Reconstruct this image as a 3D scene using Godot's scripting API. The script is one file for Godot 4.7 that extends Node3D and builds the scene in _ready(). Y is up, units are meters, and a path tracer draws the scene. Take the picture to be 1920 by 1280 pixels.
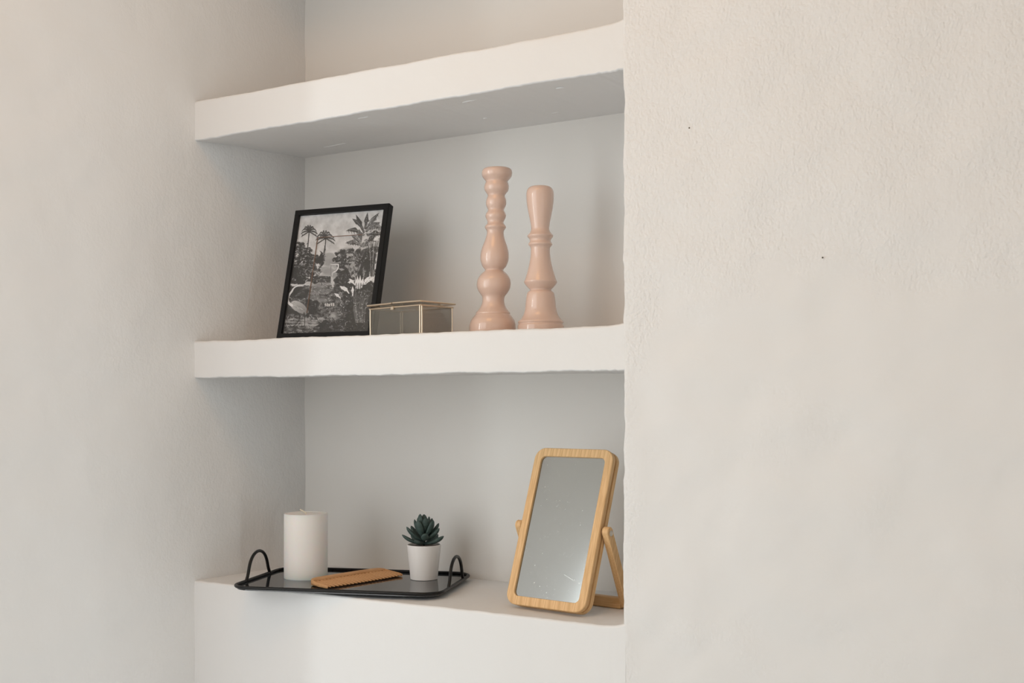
extends Node3D
# A plastered wall niche with two masonry shelves and a ledge; front wall plane z = 0, y = 0 at eye height, metres.

const NICHE_LEFT := -1.3883      # left edge of the niche at the wall plane
const NICHE_RIGHT := -0.6103     # right edge of the niche
const DEEP := -0.25              # back of the niche
const LEAN := 0.0965             # the left wall opens towards the room
const LEDGE := -0.294
const SHELF := 0.104
const GLASS := -0.286            # upper face of the tray
const FLOOR := -1.35
const CEILING := 1.25
const PIER := 0.46               # where the left wall ends
const ROOM_LEFT := -2.3
const ROOM_RIGHT := 2.3
const ROOM_FAR := 1.9

var low := FastNoiseLite.new()
var mid := FastNoiseLite.new()
var fine := FastNoiseLite.new()
var M := {}

# ------------------------------------------------------------------ helpers
func noise_setup() -> void:
	low.seed = 11; low.frequency = 6.0; low.fractal_octaves = 2
	mid.seed = 23; mid.frequency = 40.0; mid.fractal_octaves = 2
	fine.seed = 37; fine.frequency = 160.0; fine.fractal_octaves = 2

func commit(called: String, v: PackedVector3Array, f: PackedInt32Array, mat: Material, parent: Node, hint = null, uv = null, crease := 0.7) -> MeshInstance3D:
	# f: triangles, either way round; closed bodies are turned outwards, sheets towards hint
	var nf := f.size() / 3
	var fn := PackedVector3Array(); fn.resize(nf)
	var vol := 0.0
	var face := 0.0
	for i in nf:
		var a := v[f[i * 3]]; var b := v[f[i * 3 + 1]]; var c := v[f[i * 3 + 2]]
		var n := (b - a).cross(c - a)
		fn[i] = n
		vol += a.dot(b.cross(c))
		if hint != null: face += n.dot(hint)
	var flip := (face < 0.0) if hint != null else (vol < 0.0)
	if flip:
		for i in nf: fn[i] = -fn[i]
	var arr := []; arr.resize(Mesh.ARRAY_MAX)
	if crease <= -1.0:
		var nn := PackedVector3Array(); nn.resize(v.size())
		var idx := PackedInt32Array(); idx.resize(f.size())
		for i in nf:
			for k in 3: nn[f[i * 3 + k]] += fn[i]
			idx[i * 3] = f[i * 3]
			idx[i * 3 + 1] = f[i * 3 + 1] if flip else f[i * 3 + 2]
			idx[i * 3 + 2] = f[i * 3 + 2] if flip else f[i * 3 + 1]
		for i in nn.size(): nn[i] = nn[i].normalized()
		arr[Mesh.ARRAY_VERTEX] = v; arr[Mesh.ARRAY_NORMAL] = nn; arr[Mesh.ARRAY_INDEX] = idx
		if uv != null: arr[Mesh.ARRAY_TEX_UV] = uv
	else:
		var around := []; around.resize(v.size())
		for i in v.size(): around[i] = []
		for i in nf:
			for k in 3: around[f[i * 3 + k]].append(i)
		var vv := PackedVector3Array(); var nn := PackedVector3Array(); var uu := PackedVector2Array()
		for i in nf:
			if fn[i].length_squared() < 1e-24: continue
			var own := fn[i].normalized()
			for k in ([0, 1, 2] if flip else [0, 2, 1]):
				var p := f[i * 3 + k]
				var s := Vector3.ZERO
				for j in around[p]:
					if fn[j].normalized().dot(own) > crease: s += fn[j]
				vv.append(v[p]); nn.append(s.normalized())
				if uv != null: uu.append(uv[p])
		arr[Mesh.ARRAY_VERTEX] = vv; arr[Mesh.ARRAY_NORMAL] = nn
		if uv != null: arr[Mesh.ARRAY_TEX_UV] = uu
	var m := ArrayMesh.new()
	m.add_surface_from_arrays(Mesh.PRIMITIVE_TRIANGLES, arr)
	m.surface_set_material(0, mat)
	var o := MeshInstance3D.new()
	o.name = called
	o.mesh = m
	parent.add_child(o, true)
	return o

func loft(rows: Array, wrap_rows := false, wrap_cols := true, caps := true) -> Array:
	# rows of equally many points -> [vertices, triangles]
	var v := PackedVector3Array(); var f := PackedInt32Array()
	var n: int = rows[0].size()
	for r in rows:
		for p in r: v.append(p)
	var nr := rows.size()
	for i in (nr if wrap_rows else nr - 1):
		for j in (n if wrap_cols else n - 1):
			var a := i * n + j; var b := i * n + (j + 1) % n
			var c := ((i + 1) % nr) * n + (j + 1) % n; var d := ((i + 1) % nr) * n + j
			f.append_array([a, b, c, a, c, d])
	if caps and wrap_cols and not wrap_rows:
		for e in 2:
			var base := 0 if e == 0 else (nr - 1) * n
			var mean := Vector3.ZERO
			for j in n: mean += v[base + j]
			v.append(mean / n)
			var c0 := v.size() - 1
			for j in n:
				var a := base + j; var b := base + (j + 1) % n
				if e == 0: f.append_array([b, a, c0])
				else: f.append_array([a, b, c0])
	return [v, f]

func lofted(called: String, rows: Array, mat: Material, parent: Node, wrap_rows := false, crease := 0.7) -> MeshInstance3D:
	var g := loft(rows, wrap_rows)
	return commit(called, g[0], g[1], mat, parent, null, null, crease)

func join(parts: Array) -> Array:
	var v := PackedVector3Array(); var f := PackedInt32Array()
	for p in parts:
		var o := v.size()
		v.append_array(p[0])
		for i in p[1]: f.append(i + o)
	return [v, f]

func rrect(w: float, h: float, r: float, n: int, z: float, cx := 0.0, cy := 0.0) -> PackedVector3Array:
	# rounded rectangle loop in the xy plane
	var out := PackedVector3Array()
	for q in 4:
		var sx: float = [1, -1, -1, 1][q]; var sy: float = [1, 1, -1, -1][q]
		for k in n + 1:
			var a := q * PI / 2 + k * PI / 2 / n
			out.append(Vector3(cx + sx * (w / 2 - r) + cos(a) * r, cy + sy * (h / 2 - r) + sin(a) * r, z))
	return out

func box_rows(x0: float, x1: float, y0: float, y1: float, z0: float, z1: float, b: float) -> Array:
	# a box with chamfered edges, lofted along z
	var w := x1 - x0; var h := y1 - y0; var cx := (x0 + x1) / 2; var cy := (y0 + y1) / 2
	return [rrect(w - 2 * b, h - 2 * b, b * 0.5, 2, z0, cx, cy), rrect(w, h, b, 2, z0 + b, cx, cy), rrect(w, h, b, 2, z1 - b, cx, cy), rrect(w - 2 * b, h - 2 * b, b * 0.5, 2, z1, cx, cy)]

func box(called: String, x0: float, x1: float, y0: float, y1: float, z0: float, z1: float, b: float, mat: Material, parent: Node) -> MeshInstance3D:
	return lofted(called, box_rows(x0, x1, y0, y1, z0, z1, b), mat, parent, false, 0.8)

func tube_rows(path: PackedVector3Array, r, sides: int, closed := false) -> Array:
	var rows := []
	var n := path.size()
	var up := Vector3.UP
	var last := Vector3.ZERO
	for i in n:
		var t: Vector3
		if closed: t = path[(i + 1) % n] - path[(i - 1 + n) % n]
		else: t = path[mini(i + 1, n - 1)] - path[maxi(i - 1, 0)]
		t = t.normalized()
		if i == 0:
			up = Vector3.UP if absf(t.y) < 0.9 else Vector3.RIGHT
			last = t.cross(up).normalized()
		var side := (last - t * last.dot(t)).normalized()
		last = side
		var other := side.cross(t)
		var rad: float = r if r is float else r[i]
		var row := PackedVector3Array()
		for k in sides:
			var a := TAU * k / sides
			row.append(path[i] + (side * cos(a) + other * sin(a)) * rad)
		rows.append(row)
	return rows

func lathe_rows(profile: Array, sides: int, bend := 0.0) -> Array:
	# profile: [height, radius] from the bottom up; bend shifts the axis along x with height
	var rows := []
	for p in profile:
		var row := PackedVector3Array()
		for k in sides:
			var a := TAU * k / sides
			row.append(Vector3(cos(a) * p[1] + bend * p[0], p[0], sin(a) * p[1]))
		rows.append(row)
	return rows

func smooth_profile(pts: Array, each: int) -> Array:
	# Catmull-Rom through [height, radius] points
	var out := []
	for i in pts.size() - 1:
		var p0: Array = pts[maxi(i - 1, 0)]; var p1: Array = pts[i]; var p2: Array = pts[i + 1]; var p3: Array = pts[mini(i + 2, pts.size() - 1)]
		for k in each:
			var t := float(k) / each
			out.append([cubic_interpolate(p1[0], p2[0], p0[0], p3[0], t), maxf(0.0005, cubic_interpolate(p1[1], p2[1], p0[1], p3[1], t))])
	out.append(pts[-1])
	return out

func thing(called: String, label: String, category: String, at: Vector3, turn := Basis()) -> Node3D:
	var o := Node3D.new()
	o.name = called
	add_child(o)
	o.transform = Transform3D(turn, at)
	o.set_meta("label", label); o.set_meta("category", category)
	return o

func structure(o: Node, label: String) -> Node:
	o.set_meta("kind", "structure"); o.set_meta("label", label)
	return o

# ------------------------------------------------------------------ materials
func paint(base: Color, rough: float, spec := 0.5) -> StandardMaterial3D:
	var m := StandardMaterial3D.new()
	m.albedo_color = base.linear_to_srgb()
	m.roughness = rough
	m.metallic_specular = spec
	return m

func bytes_of(sd: int, freq: float, oct: int, w: int, h: int, kind := FastNoiseLite.TYPE_SIMPLEX_SMOOTH) -> PackedByteArray:
	var n := FastNoiseLite.new()
	n.noise_type = kind; n.seed = sd; n.frequency = freq; n.fractal_octaves = oct
	return n.get_image(w, h, false, false, false).get_data()

func relief(size: int, sd: int, peel_mm: float, which: int, metres: float) -> ImageTexture:
	# height of the plaster in units of one millimetre: trowel waves, brush marks and, in patches, a coarse peel
	var px := metres / size
	var coarse := bytes_of(sd, px / 0.0085, 2, size, size)
	var grain := bytes_of(sd + 1, px / 0.0036, 2, size, size)
	var wave := bytes_of(sd + 2, px / 0.07, 3, size, size)
	var brush := bytes_of(sd + 3, px / 0.006, 2, size, size)
	var patch := bytes_of(sd + 4, px / 0.16, 3, size, size)
	var out := PackedFloat32Array(); out.resize(size * size)
	for y in size:
		var yy := metres / 2 - y * px          # up is positive
		for x in size:
			var i := y * size + x
			var xx := x * px - metres / 2
			var p := patch[i] / 255.0
			var amount := 0.0
			if which == 0:
				# wall right of the niche: rough over the upper half and along the corner, rolled smooth below
				amount = smoothstep(0.10, 0.24, yy + (p - 0.5) * 0.28 - xx * 0.05)
				amount = maxf(amount, smoothstep(-0.55, -0.585, xx + (p - 0.5) * 0.09) * smoothstep(0.02, 0.06, yy) * 1.2)
				amount = maxf(amount, smoothstep(-0.573, -0.606, xx + (p - 0.5) * 0.04) * 0.8)
				amount = maxf(amount, smoothstep(0.55, 0.75, p) * 0.45)
			elif which == 1:
				# wall left of the niche: rough inside the niche and just before it, smooth further out
				amount = maxf(smoothstep(0.45, 0.8, p) * 0.5, smoothstep(0.24, 0.04, xx + 0.165 + (p - 0.5) * 0.3) * smoothstep(0.62, 0.40, absf(yy)))
			else:
				amount = smoothstep(0.5, 0.8, p) * 0.35
			var gx := mini(size - 1, x); var gy := (y * 5 / 8)
			var peel := (coarse[gy * size + gx] / 255.0 - 0.5) * 0.75 + (grain[(y * 3 / 4) * size + gx] / 255.0 - 0.5) * 0.6
			var b := brush[(y / 6) * size + x] / 255.0 - 0.5
			out[i] = 0.5 + (peel * amount * peel_mm + (wave[i] / 255.0 - 0.5) * 0.5 + b * 0.035 + (grain[i] / 255.0 - 0.5) * 0.05)
	return ImageTexture.create_from_image(Image.create_from_data(size, size, false, Image.FORMAT_RF, out.to_byte_array()))

func plaster(base: Color, height: Texture2D, mm: float) -> StandardMaterial3D:
	var m := paint(base, 0.62, 0.35)
	m.heightmap_enabled = true
	m.heightmap_texture = height
	m.heightmap_scale = mm * 0.1
	return m

func wood(dark: Color, light: Color, scale: Vector3, sd: int) -> StandardMaterial3D:
	var n := FastNoiseLite.new(); n.seed = sd; n.frequency = 0.02; n.fractal_octaves = 4
	var t := NoiseTexture2D.new(); t.width = 256; t.height = 256; t.seamless = true; t.noise = n
	var ramp := Gradient.new()
	ramp.set_color(0, dark.linear_to_srgb()); ramp.set_color(1, light.linear_to_srgb())
	ramp.set_offset(0, 0.25); ramp.set_offset(1, 0.75)
	t.color_ramp = ramp
	var m := StandardMaterial3D.new()
	m.albedo_texture = t
	m.uv1_triplanar = true
	m.uv1_scale = scale
	m.roughness = 0.5
	m.metallic_specular = 0.4
	return m

func materials() -> void:
	var wall_paint := Color(0.80, 0.793, 0.785)
	M.front = plaster(wall_paint, relief(1400, 5, 1.1, 0, 1.3), 1.0)
	M.side = plaster(wall_paint, relief(1100, 60, 0.6, 1, 1.1), 1.0)
	var second := relief(900, 90, 0.7, 2, 1.0)
	M.shelf = plaster(Color(0.82, 0.82, 0.82), second, 0.9)
	M.shelf.uv1_triplanar = true
	M.shelf.uv1_world_triplanar = true
	M.shelf.uv1_scale = Vector3.ONE
	M.back = plaster(Color(0.80, 0.780, 0.750), second, 0.5)
	M.back.uv1_triplanar = true
	M.back.uv1_world_triplanar = true
	M.back.uv1_scale = Vector3.ONE
	M.room = paint(Color(0.80, 0.785, 0.76), 0.8)
	M.ceiling = paint(Color(0.62, 0.52, 0.40), 0.9)
	M.floor = paint(Color(0.54, 0.54, 0.53), 0.6)
	M.window_frame = paint(Color(0.7, 0.7, 0.68), 0.5)
	M.pane = paint(Color(1, 1, 1), 0.02); M.pane.transparency = BaseMaterial3D.TRANSPARENCY_ALPHA; M.pane.albedo_color.a = 0.04
	M.black = paint(Color(0.006, 0.006, 0.0065), 0.38, 0.4)
	M.frame_black = paint(Color(0.005, 0.005, 0.0055), 0.5, 0.35)
	M.card = paint(Color(0.08, 0.07, 0.06), 0.9)
	M.raw_card = paint(Color(0.30, 0.17, 0.11), 0.9)
	M.tray_glass = paint(Color(0.022, 0.027, 0.033), 0.07, 0.6)
	M.rubber = paint(Color(0.015, 0.015, 0.015), 0.8)
	M.ceramic = paint(Color(0.73, 0.525, 0.43), 0.42, 0.5)
	M.ceramic.clearcoat_enabled = true; M.ceramic.clearcoat = 1.0; M.ceramic.clearcoat_roughness = 0.04
	M.wax = paint(Color(0.89, 0.87, 0.84), 0.5, 0.5)
	M.wax.subsurf_scatter_enabled = true; M.wax.subsurf_scatter_strength = 0.35
	M.wick = paint(Color(0.82, 0.76, 0.62), 0.9)
	M.pot = paint(Color(0.85, 0.83, 0.815), 0.6, 0.35)
	M.soil = paint(Color(0.20, 0.155, 0.13), 0.95)
	M.brass = paint(Color(0.78, 0.66, 0.52), 0.28); M.brass.metallic = 1.0
	M.box_glass = paint(Color(0.16, 0.15, 0.12), 0.03); M.box_glass.transparency = BaseMaterial3D.TRANSPARENCY_ALPHA; M.box_glass.albedo_color.a = 0.27
	M.cover_glass = paint(Color(1, 1, 1), 0.03, 0.22); M.cover_glass.transparency = BaseMaterial3D.TRANSPARENCY_ALPHA; M.cover_glass.albedo_color.a = 0.02
	M.steel = paint(Color(0.72, 0.68, 0.62), 0.25); M.steel.metallic = 1.0
	M.bamboo_up = wood(Color(0.66, 0.40, 0.185), Color(0.82, 0.545, 0.28), Vector3(60, 3, 60), 3)
	M.bamboo_across = wood(Color(0.66, 0.40, 0.185), Color(0.82, 0.545, 0.28), Vector3(4, 70, 70), 9)
	M.comb = wood(Color(0.55, 0.29, 0.125), Color(0.68, 0.39, 0.185), Vector3(5, 90, 90), 6)
	M.leaf = leaf_material()
	M.stem = paint(Color(0.02, 0.03, 0.022), 0.8)
	M.mirror = mirror_material()
	M.pit = paint(Color(0.12, 0.10, 0.08), 0.9)
	M.letter = paint(Color(0.85, 0.85, 0.85), 0.6)

func leaf_material() -> StandardMaterial3D:
	var n := FastNoiseLite.new(); n.seed = 8; n.frequency = 0.03; n.fractal_octaves = 3
	var t := NoiseTexture2D.new(); t.width = 128; t.height = 128; t.seamless = true; t.noise = n
	var ramp := Gradient.new()
	ramp.set_color(0, Color(0.026, 0.050, 0.045).linear_to_srgb()); ramp.set_color(1, Color(0.075, 0.115, 0.102).linear_to_srgb())
	t.color_ramp = ramp
	var m := StandardMaterial3D.new()
	m.albedo_texture = t; m.uv1_triplanar = true; m.uv1_scale = Vector3.ONE * 25.0
	m.roughness = 0.6
	return m

func mirror_material() -> BaseMaterial3D:
	# silvered glass with specks of dust lying on it: dust is rough and not metal
	var w := 300; var h := 520
	var col := Image.create(w, h, false, Image.FORMAT_RGB8)
	var orm := Image.create(w, h, false, Image.FORMAT_RGB8)
	var silver := Color(0.65, 0.655, 0.655)
	col.fill(silver); orm.fill(Color(1.0, 0.09, 0.94))
	var rng := RandomNumberGenerator.new(); rng.seed = 77
	for k in 130:
		var x := rng.randi_range(4, w - 6); var y := rng.randi_range(4, h - 6)
		var s := 1 if rng.randf() < 0.85 else 2
		col.fill_rect(Rect2i(x, y, s, s), Color(0.82, 0.82, 0.80)); orm.fill_rect(Rect2i(x, y, s, s), Color(1, 0.7, 0.3))
	for spot in [[0.22, 0.775, 3], [0.265, 0.895, 3], [0.86, 0.845, 3], [0.30, 0.69, 2], [0.13, 0.22, 2], [0.2, 0.31, 2], [0.94, 0.865, 3], [0.80, 0.92, 2], [0.52, 0.37, 2]]:
		var x := int(spot[0] * w); var y := int(spot[1] * h)
		col.fill_rect(Rect2i(x, y, spot[2], spot[2]), Color(0.93, 0.93, 0.92)); orm.fill_rect(Rect2i(x, y, spot[2], spot[2]), Color(1, 0.8, 0.0))
	for k in 26:
		col.set_pixel(int((0.70 + 0.0058 * k) * w), int((0.82 + 0.0012 * k) * h), Color(0.88, 0.88, 0.87))
		orm.set_pixel(int((0.70 + 0.0058 * k) * w), int((0.82 + 0.0012 * k) * h), Color(1, 0.8, 0.4))
	var m := ORMMaterial3D.new()
	m.albedo_texture = ImageTexture.create_from_image(col)
	m.orm_texture = ImageTexture.create_from_image(orm)
	return m

# ------------------------------------------------------------------ the print in the picture frame
var art: PackedFloat32Array
const AW := 420
const AH := 560
func to_art(x: float, y: float) -> Vector2:
	var w := 2.12285e-05 * x + 3.64923e-05 * y + 1.0
	return Vector2((0.0014962 * x + 0.00022488 * y - 0.46098853) / w * AW, (6.41986e-05 * x + 0.00105775 * y - 0.21577456) / w * AH)

func dab(p: Vector2, r: float, tone: float, a: float) -> void:
	for y in range(maxi(0, int(p.y - r - 1)), mini(AH, int(p.y + r + 2))):
		for x in range(maxi(0, int(p.x - r - 1)), mini(AW, int(p.x + r + 2))):
			var d := Vector2(x + 0.5, y + 0.5).distance_to(p)
			var k := clampf(r - d + 0.5, 0.0, 1.0) * a
			if k > 0.0: art[y * AW + x] = lerpf(art[y * AW + x], tone, k)

func stroke(pts: Array, r0: float, r1: float, tone: float, a := 1.0) -> void:
	# a tapered stroke through up to three points given in the sketch's own units
	var p: Array = pts.map(func(q): return to_art(q[0], q[1]))
	if p.size() == 2: p.insert(1, (p[0] + p[1]) / 2)
	var long: float = p[0].distance_to(p[1]) + p[1].distance_to(p[2])
	var n := maxi(4, int(long * 1.4))
	for i in n + 1:
		var t := float(i) / n
		var q: Vector2 = p[0] * (1 - t) * (1 - t) + (p[1] * 2 - (p[0] + p[2]) / 2) * 2 * t * (1 - t) + p[2] * t * t
		dab(q, lerpf(r0, r1, t), tone, a)

func leaf_stroke(x0: float, y0: float, x1: float, y1: float, sag: float, wide: float, tone: float, rib: float) -> void:
	var mx := (x0 + x1) / 2; var my := (y0 + y1) / 2 - sag
	for k in 2:
		stroke([[x0, y0], [lerpf(x0, mx, 0.9), lerpf(y0, my, 0.9)], [mx, my]] if k == 0 else [[mx, my], [lerpf(x1, mx, 0.5), lerpf(y1, my, 0.5) - sag * 0.15], [x1, y1]], wide * 0.35 if k == 0 else wide, wide if k == 0 else 0.3, tone)
	stroke([[x0, y0], [mx, my], [x1, y1]], 0.6, 0.5, rib, 0.8)

func blob(x: float, y: float, rx: float, ry: float, tone: float, a := 1.0) -> void:
	var c := to_art(x, y); var sx := rx * 0.55; var sy := ry * 0.52
	for yy in range(maxi(0, int(c.y - sy - 1)), mini(AH, int(c.y + sy + 2))):
		for xx in range(maxi(0, int(c.x - sx - 1)), mini(AW, int(c.x + sx + 2))):
			var d := Vector2((xx - c.x) / sx, (yy - c.y) / sy).length()
			var k := clampf((1.0 - d) * 4.0, 0.0, 1.0) * a
			if k > 0.0: art[yy * AW + xx] = lerpf(art[yy * AW + xx], tone, k)

func palm(x: float, y: float, s: float, tone: float, rng: RandomNumberGenerator) -> void:
	for k in 10:
		var a := -PI * 1.12 + k * PI * 1.24 / 9.0
		var ex := x + cos(a) * s; var ey := y + sin(a) * s * 0.72 + s * 0.30
		var mx := x + cos(a) * s * 0.58; var my := y + sin(a) * s * 0.80 + s * 0.02
		stroke([[x, y], [mx, my], [ex, ey]], 3.0, 1.2, tone + rng.randf_range(-0.06, 0.06))
		for j in 9:
			var t := 0.25 + j * 0.085
			var px := (1 - t) * (1 - t) * x + 2 * t * (1 - t) * (mx * 2 - (x + ex) / 2) + t * t * ex
			var py := (1 - t) * (1 - t) * y + 2 * t * (1 - t) * (my * 2 - (y + ey) / 2) + t * t * ey
			stroke([[px, py], [px + cos(a) * 7, py + s * 0.15]], 1.7, 0.6, tone + rng.randf_range(-0.04, 0.10), 0.9)
	stroke([[x, y], [x - 3, y + s * 0.6], [x - 12, y + s * 1.9]], 2.2, 2.0, tone - 0.04, 0.8)

func print_texture() -> ImageTexture:
	art = PackedFloat32Array(); art.resize(AW * AH)
	var rng := RandomNumberGenerator.new(); rng.seed = 2024
	var n := FastNoiseLite.new(); n.seed = 4; n.frequency = 0.02; n.fractal_octaves = 4
	for y in AH:
		for x in AW:
			art[y * AW + x] = 0.68 + n.get_noise_2d(x, y) * 0.07
	# far hills and hazy middle distance
	for k in 40: blob(470 + rng.randf() * 260, 560 + rng.randf() * 130, 60, 34, 0.50 + rng.randf() * 0.08, 0.5)
	blob(640, 490, 90, 50, 0.56, 0.8); blob(500, 530, 70, 50, 0.55, 0.8)
	# ground, path and water
	for y in range(int(AH * 0.60), AH):
		for x in AW:
			art[y * AW + x] = 0.34 + n.get_noise_2d(x * 1.5 + 90, y * 3.0) * 0.24
	for k in 60: blob(lerpf(360, 500, rng.randf()), lerpf(745, 900, rng.randf()), 55, 14, 0.42 + rng.randf() * 0.14, 0.35)
	for k in 26: stroke([[380, 690 + k * 2.0], [450, 688 + k * 2.0], [520, 690 + k * 2.0]], 1.5, 1.0, 0.24 + rng.randf() * 0.12, 0.6)
	stroke([[395, 682], [450, 678], [515, 682]], 3.0, 2.0, 0.6)
	for k in 50: blob(lerpf(150, 470, rng.randf()), lerpf(1040, 1110, rng.randf()), 36, 8, 0.52 + rng.randf() * 0.16, 0.5)
	# dark growth on the left
	for k in 260:
		var x := lerpf(200, 430, pow(rng.randf(), 1.3)); var y := lerpf(370, 750, rng.randf())
		if x > 250 + (y - 370) * 1.1 or (x > 400 and y > 640): continue
		blob(x, y, rng.randf_range(10, 26), rng.randf_range(8, 20), rng.randf_range(0.06, 0.26), 0.8)
	for k in 420:
		var x := lerpf(205, 440, rng.randf()); var y := lerpf(390, 740, rng.randf())
		if x > 300 + (y - 420) * 0.9: continue
		var a := rng.randf_range(-0.4, PI + 0.4)
		stroke([[x, y], [x + cos(a) * 22, y + sin(a) * 16]], 1.8, 0.5, rng.randf_range(0.06, 0.56), 0.85)
	for k in 16:
		var a := -1.2 + k * 0.17
		stroke([[395, 560], [430 + cos(a) * 24, 545 + sin(a) * 44], [405 + cos(a) * 66, 545 + sin(a) * 75]], 3.4, 0.6, rng.randf_range(0.10, 0.22))
	for k in 50: blob(lerpf(200, 300, rng.randf()), lerpf(620, 760, rng.randf()), 24, 18, rng.randf_range(0.08, 0.25), 0.8)
	stroke([[345, 390], [338, 450], [330, 520]], 2.0, 2.0, 0.22); stroke([[480, 400], [470, 450], [455, 520]], 1.6, 1.6, 0.2, 0.5)
	palm(350, 318, 66, 0.26, rng); palm(480, 370, 74, 0.28, rng)
	# round trees in the middle
	for c in [[600, 520, 60], [570, 545, 36], [640, 560, 60], [690, 545, 40], [622, 485, 30], [684, 478, 28], [600, 600, 40], [650, 640, 50]]:
		for k in 22: blob(c[0] + rng.randf_range(-0.7, 0.7) * c[2], c[1] + rng.randf_range(-0.5, 0.5) * c[2], 14, 11, rng.randf_range(0.12, 0.34), 0.75)
	for k in 60: blob(lerpf(560, 720, rng.randf()), lerpf(640, 760, rng.randf()), 26, 18, rng.randf_range(0.10, 0.30), 0.7)
	# tall plants on the right
	for k in 60: blob(lerpf(740, 900, rng.randf()), lerpf(470, 720, rng.randf()), 34, 30, rng.randf_range(0.10, 0.24), 0.7)
	for k in 9: stroke([[855 + k * 3.0, 690], [848 + k * 5.0, 560], [830 + k * 11.0, 400]], 2.4, 1.2, 0.20 + 0.05 * (k % 3) + (0.25 if k % 4 == 1 else 0.0))
	for l in [[800, 330, 735, 180, 0, 8], [810, 300, 830, 165, 0, 8], [820, 300, 925, 168, 8, 8], [820, 320, 935, 250, 14, 10], [800, 350, 650, 318, 26, 8], [830, 350, 945, 355, 16, 9], [790, 300, 705, 215, 10, 7], [850, 260, 890, 205, 4, 8], [860, 300, 955, 300, 16, 8],
		[770, 430, 640, 412, 16, 9], [770, 420, 690, 350, 12, 8], [760, 450, 840, 440, 14, 9], [770, 400, 760, 300, 0, 9], [820, 420, 900, 350, 6, 9], [745, 560, 660, 555, 14, 8], [750, 545, 690, 480, 6, 7], [770, 560, 810, 480, 4, 8], [760, 580, 720, 610, 8, 7]]:
		leaf_stroke(l[0], l[1], l[2], l[3], l[4], l[5] * 1.35, rng.randf_range(0.24, 0.50), rng.randf_range(0.6, 0.74))
		for k in 5:
			var t := 0.25 + k * 0.15
			stroke([[lerpf(l[0], l[2], t), lerpf(l[1], l[3], t) - l[4] * 0.7], [lerpf(l[0], l[2], t) + 7, lerpf(l[1], l[3], t) + 12]], 1.3, 0.6, rng.randf_range(0.14, 0.24), 0.8)
	for k in 40: blob(lerpf(800, 930, rng.randf()), lerpf(220, 420, rng.randf()), 12, 9, rng.randf_range(0.2, 0.5), 0.5)
	# lower right: reeds, dark undergrowth and white flowers
	for k in 170: blob(lerpf(640, 900, rng.randf()), lerpf(740, 1170, rng.randf()), 26, 22, rng.randf_range(0.07, 0.20), 0.7)
	for k in 150: blob(lerpf(430, 880, rng.randf()), lerpf(1060, 1180, rng.randf()), 24, 12, rng.randf_range(0.07, 0.20), 0.7)
	for k in 26:
		var x := 700 + k * 6.5
		stroke([[770 + (k - 13) * 3.0, 1080], [765 + (k - 13) * 4.5, 930], [x, 790 + rng.randf() * 60]], 0.9, 0.7, rng.randf_range(0.32, 0.6), 0.8)
	for l in [[690, 690, 665, 585], [720, 680, 705, 600], [735, 680, 775, 590], [800, 700, 795, 620], [875, 690, 880, 640]]:
		leaf_stroke(l[0], l[1], l[2], l[3], 0, 8, 0.42, 0.66)
	for l in [[735, 790, 725, 700], [750, 795, 748, 690], [765, 795, 770, 685], [780, 790, 795, 700], [720, 760, 668, 705], [800, 755, 850, 690], [810, 760, 880, 700], [800, 760, 830, 700], [670, 830, 625, 770], [700, 850, 700, 770], [600, 870, 550, 830], [640, 810, 595, 768], [885, 760, 895, 700], [700, 740, 660, 740]]:
		leaf_stroke(l[0], l[1], l[2], l[3], 3, 6.5, 0.86, 0.7)
	stroke([[590, 880], [580, 900], [570, 920]], 0.9, 0.8, 0.55)
	# star-shaped tuft and dark bushes at the foot
	for k in 26:
		var a := TAU * k / 26.0
		stroke([[548, 1025], [548 + cos(a) * (52 + (k % 3) * 12), 1025 + sin(a) * (44 + (k % 3) * 12)]], 0.9, 0.6, 0.58)
	for k in 40: stroke([[600 + rng.randf() * 80, 1120 + rng.randf() * 40], [600 + rng.randf() * 80, 1090 + rng.randf() * 40]], 1.0, 0.6, rng.randf_range(0.2, 0.4), 0.7)
	for k in 40: blob(lerpf(320, 400, rng.randf()), lerpf(890, 1010, rng.randf()), 26, 18, rng.randf_range(0.10, 0.24), 0.7)
	for k in 30: blob(lerpf(190, 330, rng.randf()), lerpf(790, 870, rng.randf()), 22, 16, rng.randf_range(0.12, 0.3), 0.6)
	# engraved leaves and grass over all the dark growth
	for k in 2600:
		var x := lerpf(140, 950, rng.randf()); var y := lerpf(330, 1180, rng.randf())
		var p := to_art(x, y)
		if p.x < 1 or p.y < 1 or p.x > AW - 2 or p.y > AH - 2: continue
		var here := art[int(p.y) * AW + int(p.x)]
		if here > 0.5: continue
		var a := rng.randf_range(-PI, 0.0) if y > 700 else rng.randf_range(-PI, PI)
		var long := rng.randf_range(8, 20)
		stroke([[x, y], [x + cos(a) * long * 0.5 + rng.randf_range(-3, 3), y + sin(a) * long * 0.5], [x + cos(a) * long, y + sin(a) * long]], 1.5, 0.4, clampf(here + (rng.randf_range(0.06, 0.30) if rng.randf() < 0.6 else rng.randf_range(-0.2, -0.06)), 0.12, 0.62), 0.85)
	# wading birds
	for k in 60: blob(lerpf(160, 340, rng.randf()), lerpf(780, 1010, rng.randf()), 24, 18, rng.randf_range(0.16, 0.30), 0.6)
	for k in 12:
		var t := k / 11.0
		blob(lerpf(222, 318, t), lerpf(925, 990, t), 40 * sin(PI * (0.25 + 0.62 * t)) + 8, 40 * sin(PI * (0.25 + 0.62 * t)) + 6, lerpf(0.66, 0.50, t))
	blob(338, 1020, 16, 26, 0.2)
	stroke([[205, 940], [170, 890], [205, 820]], 5.5, 4.5, 0.76); stroke([[205, 820], [240, 780], [300, 778]], 4.5, 0.8, 0.74)
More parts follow.
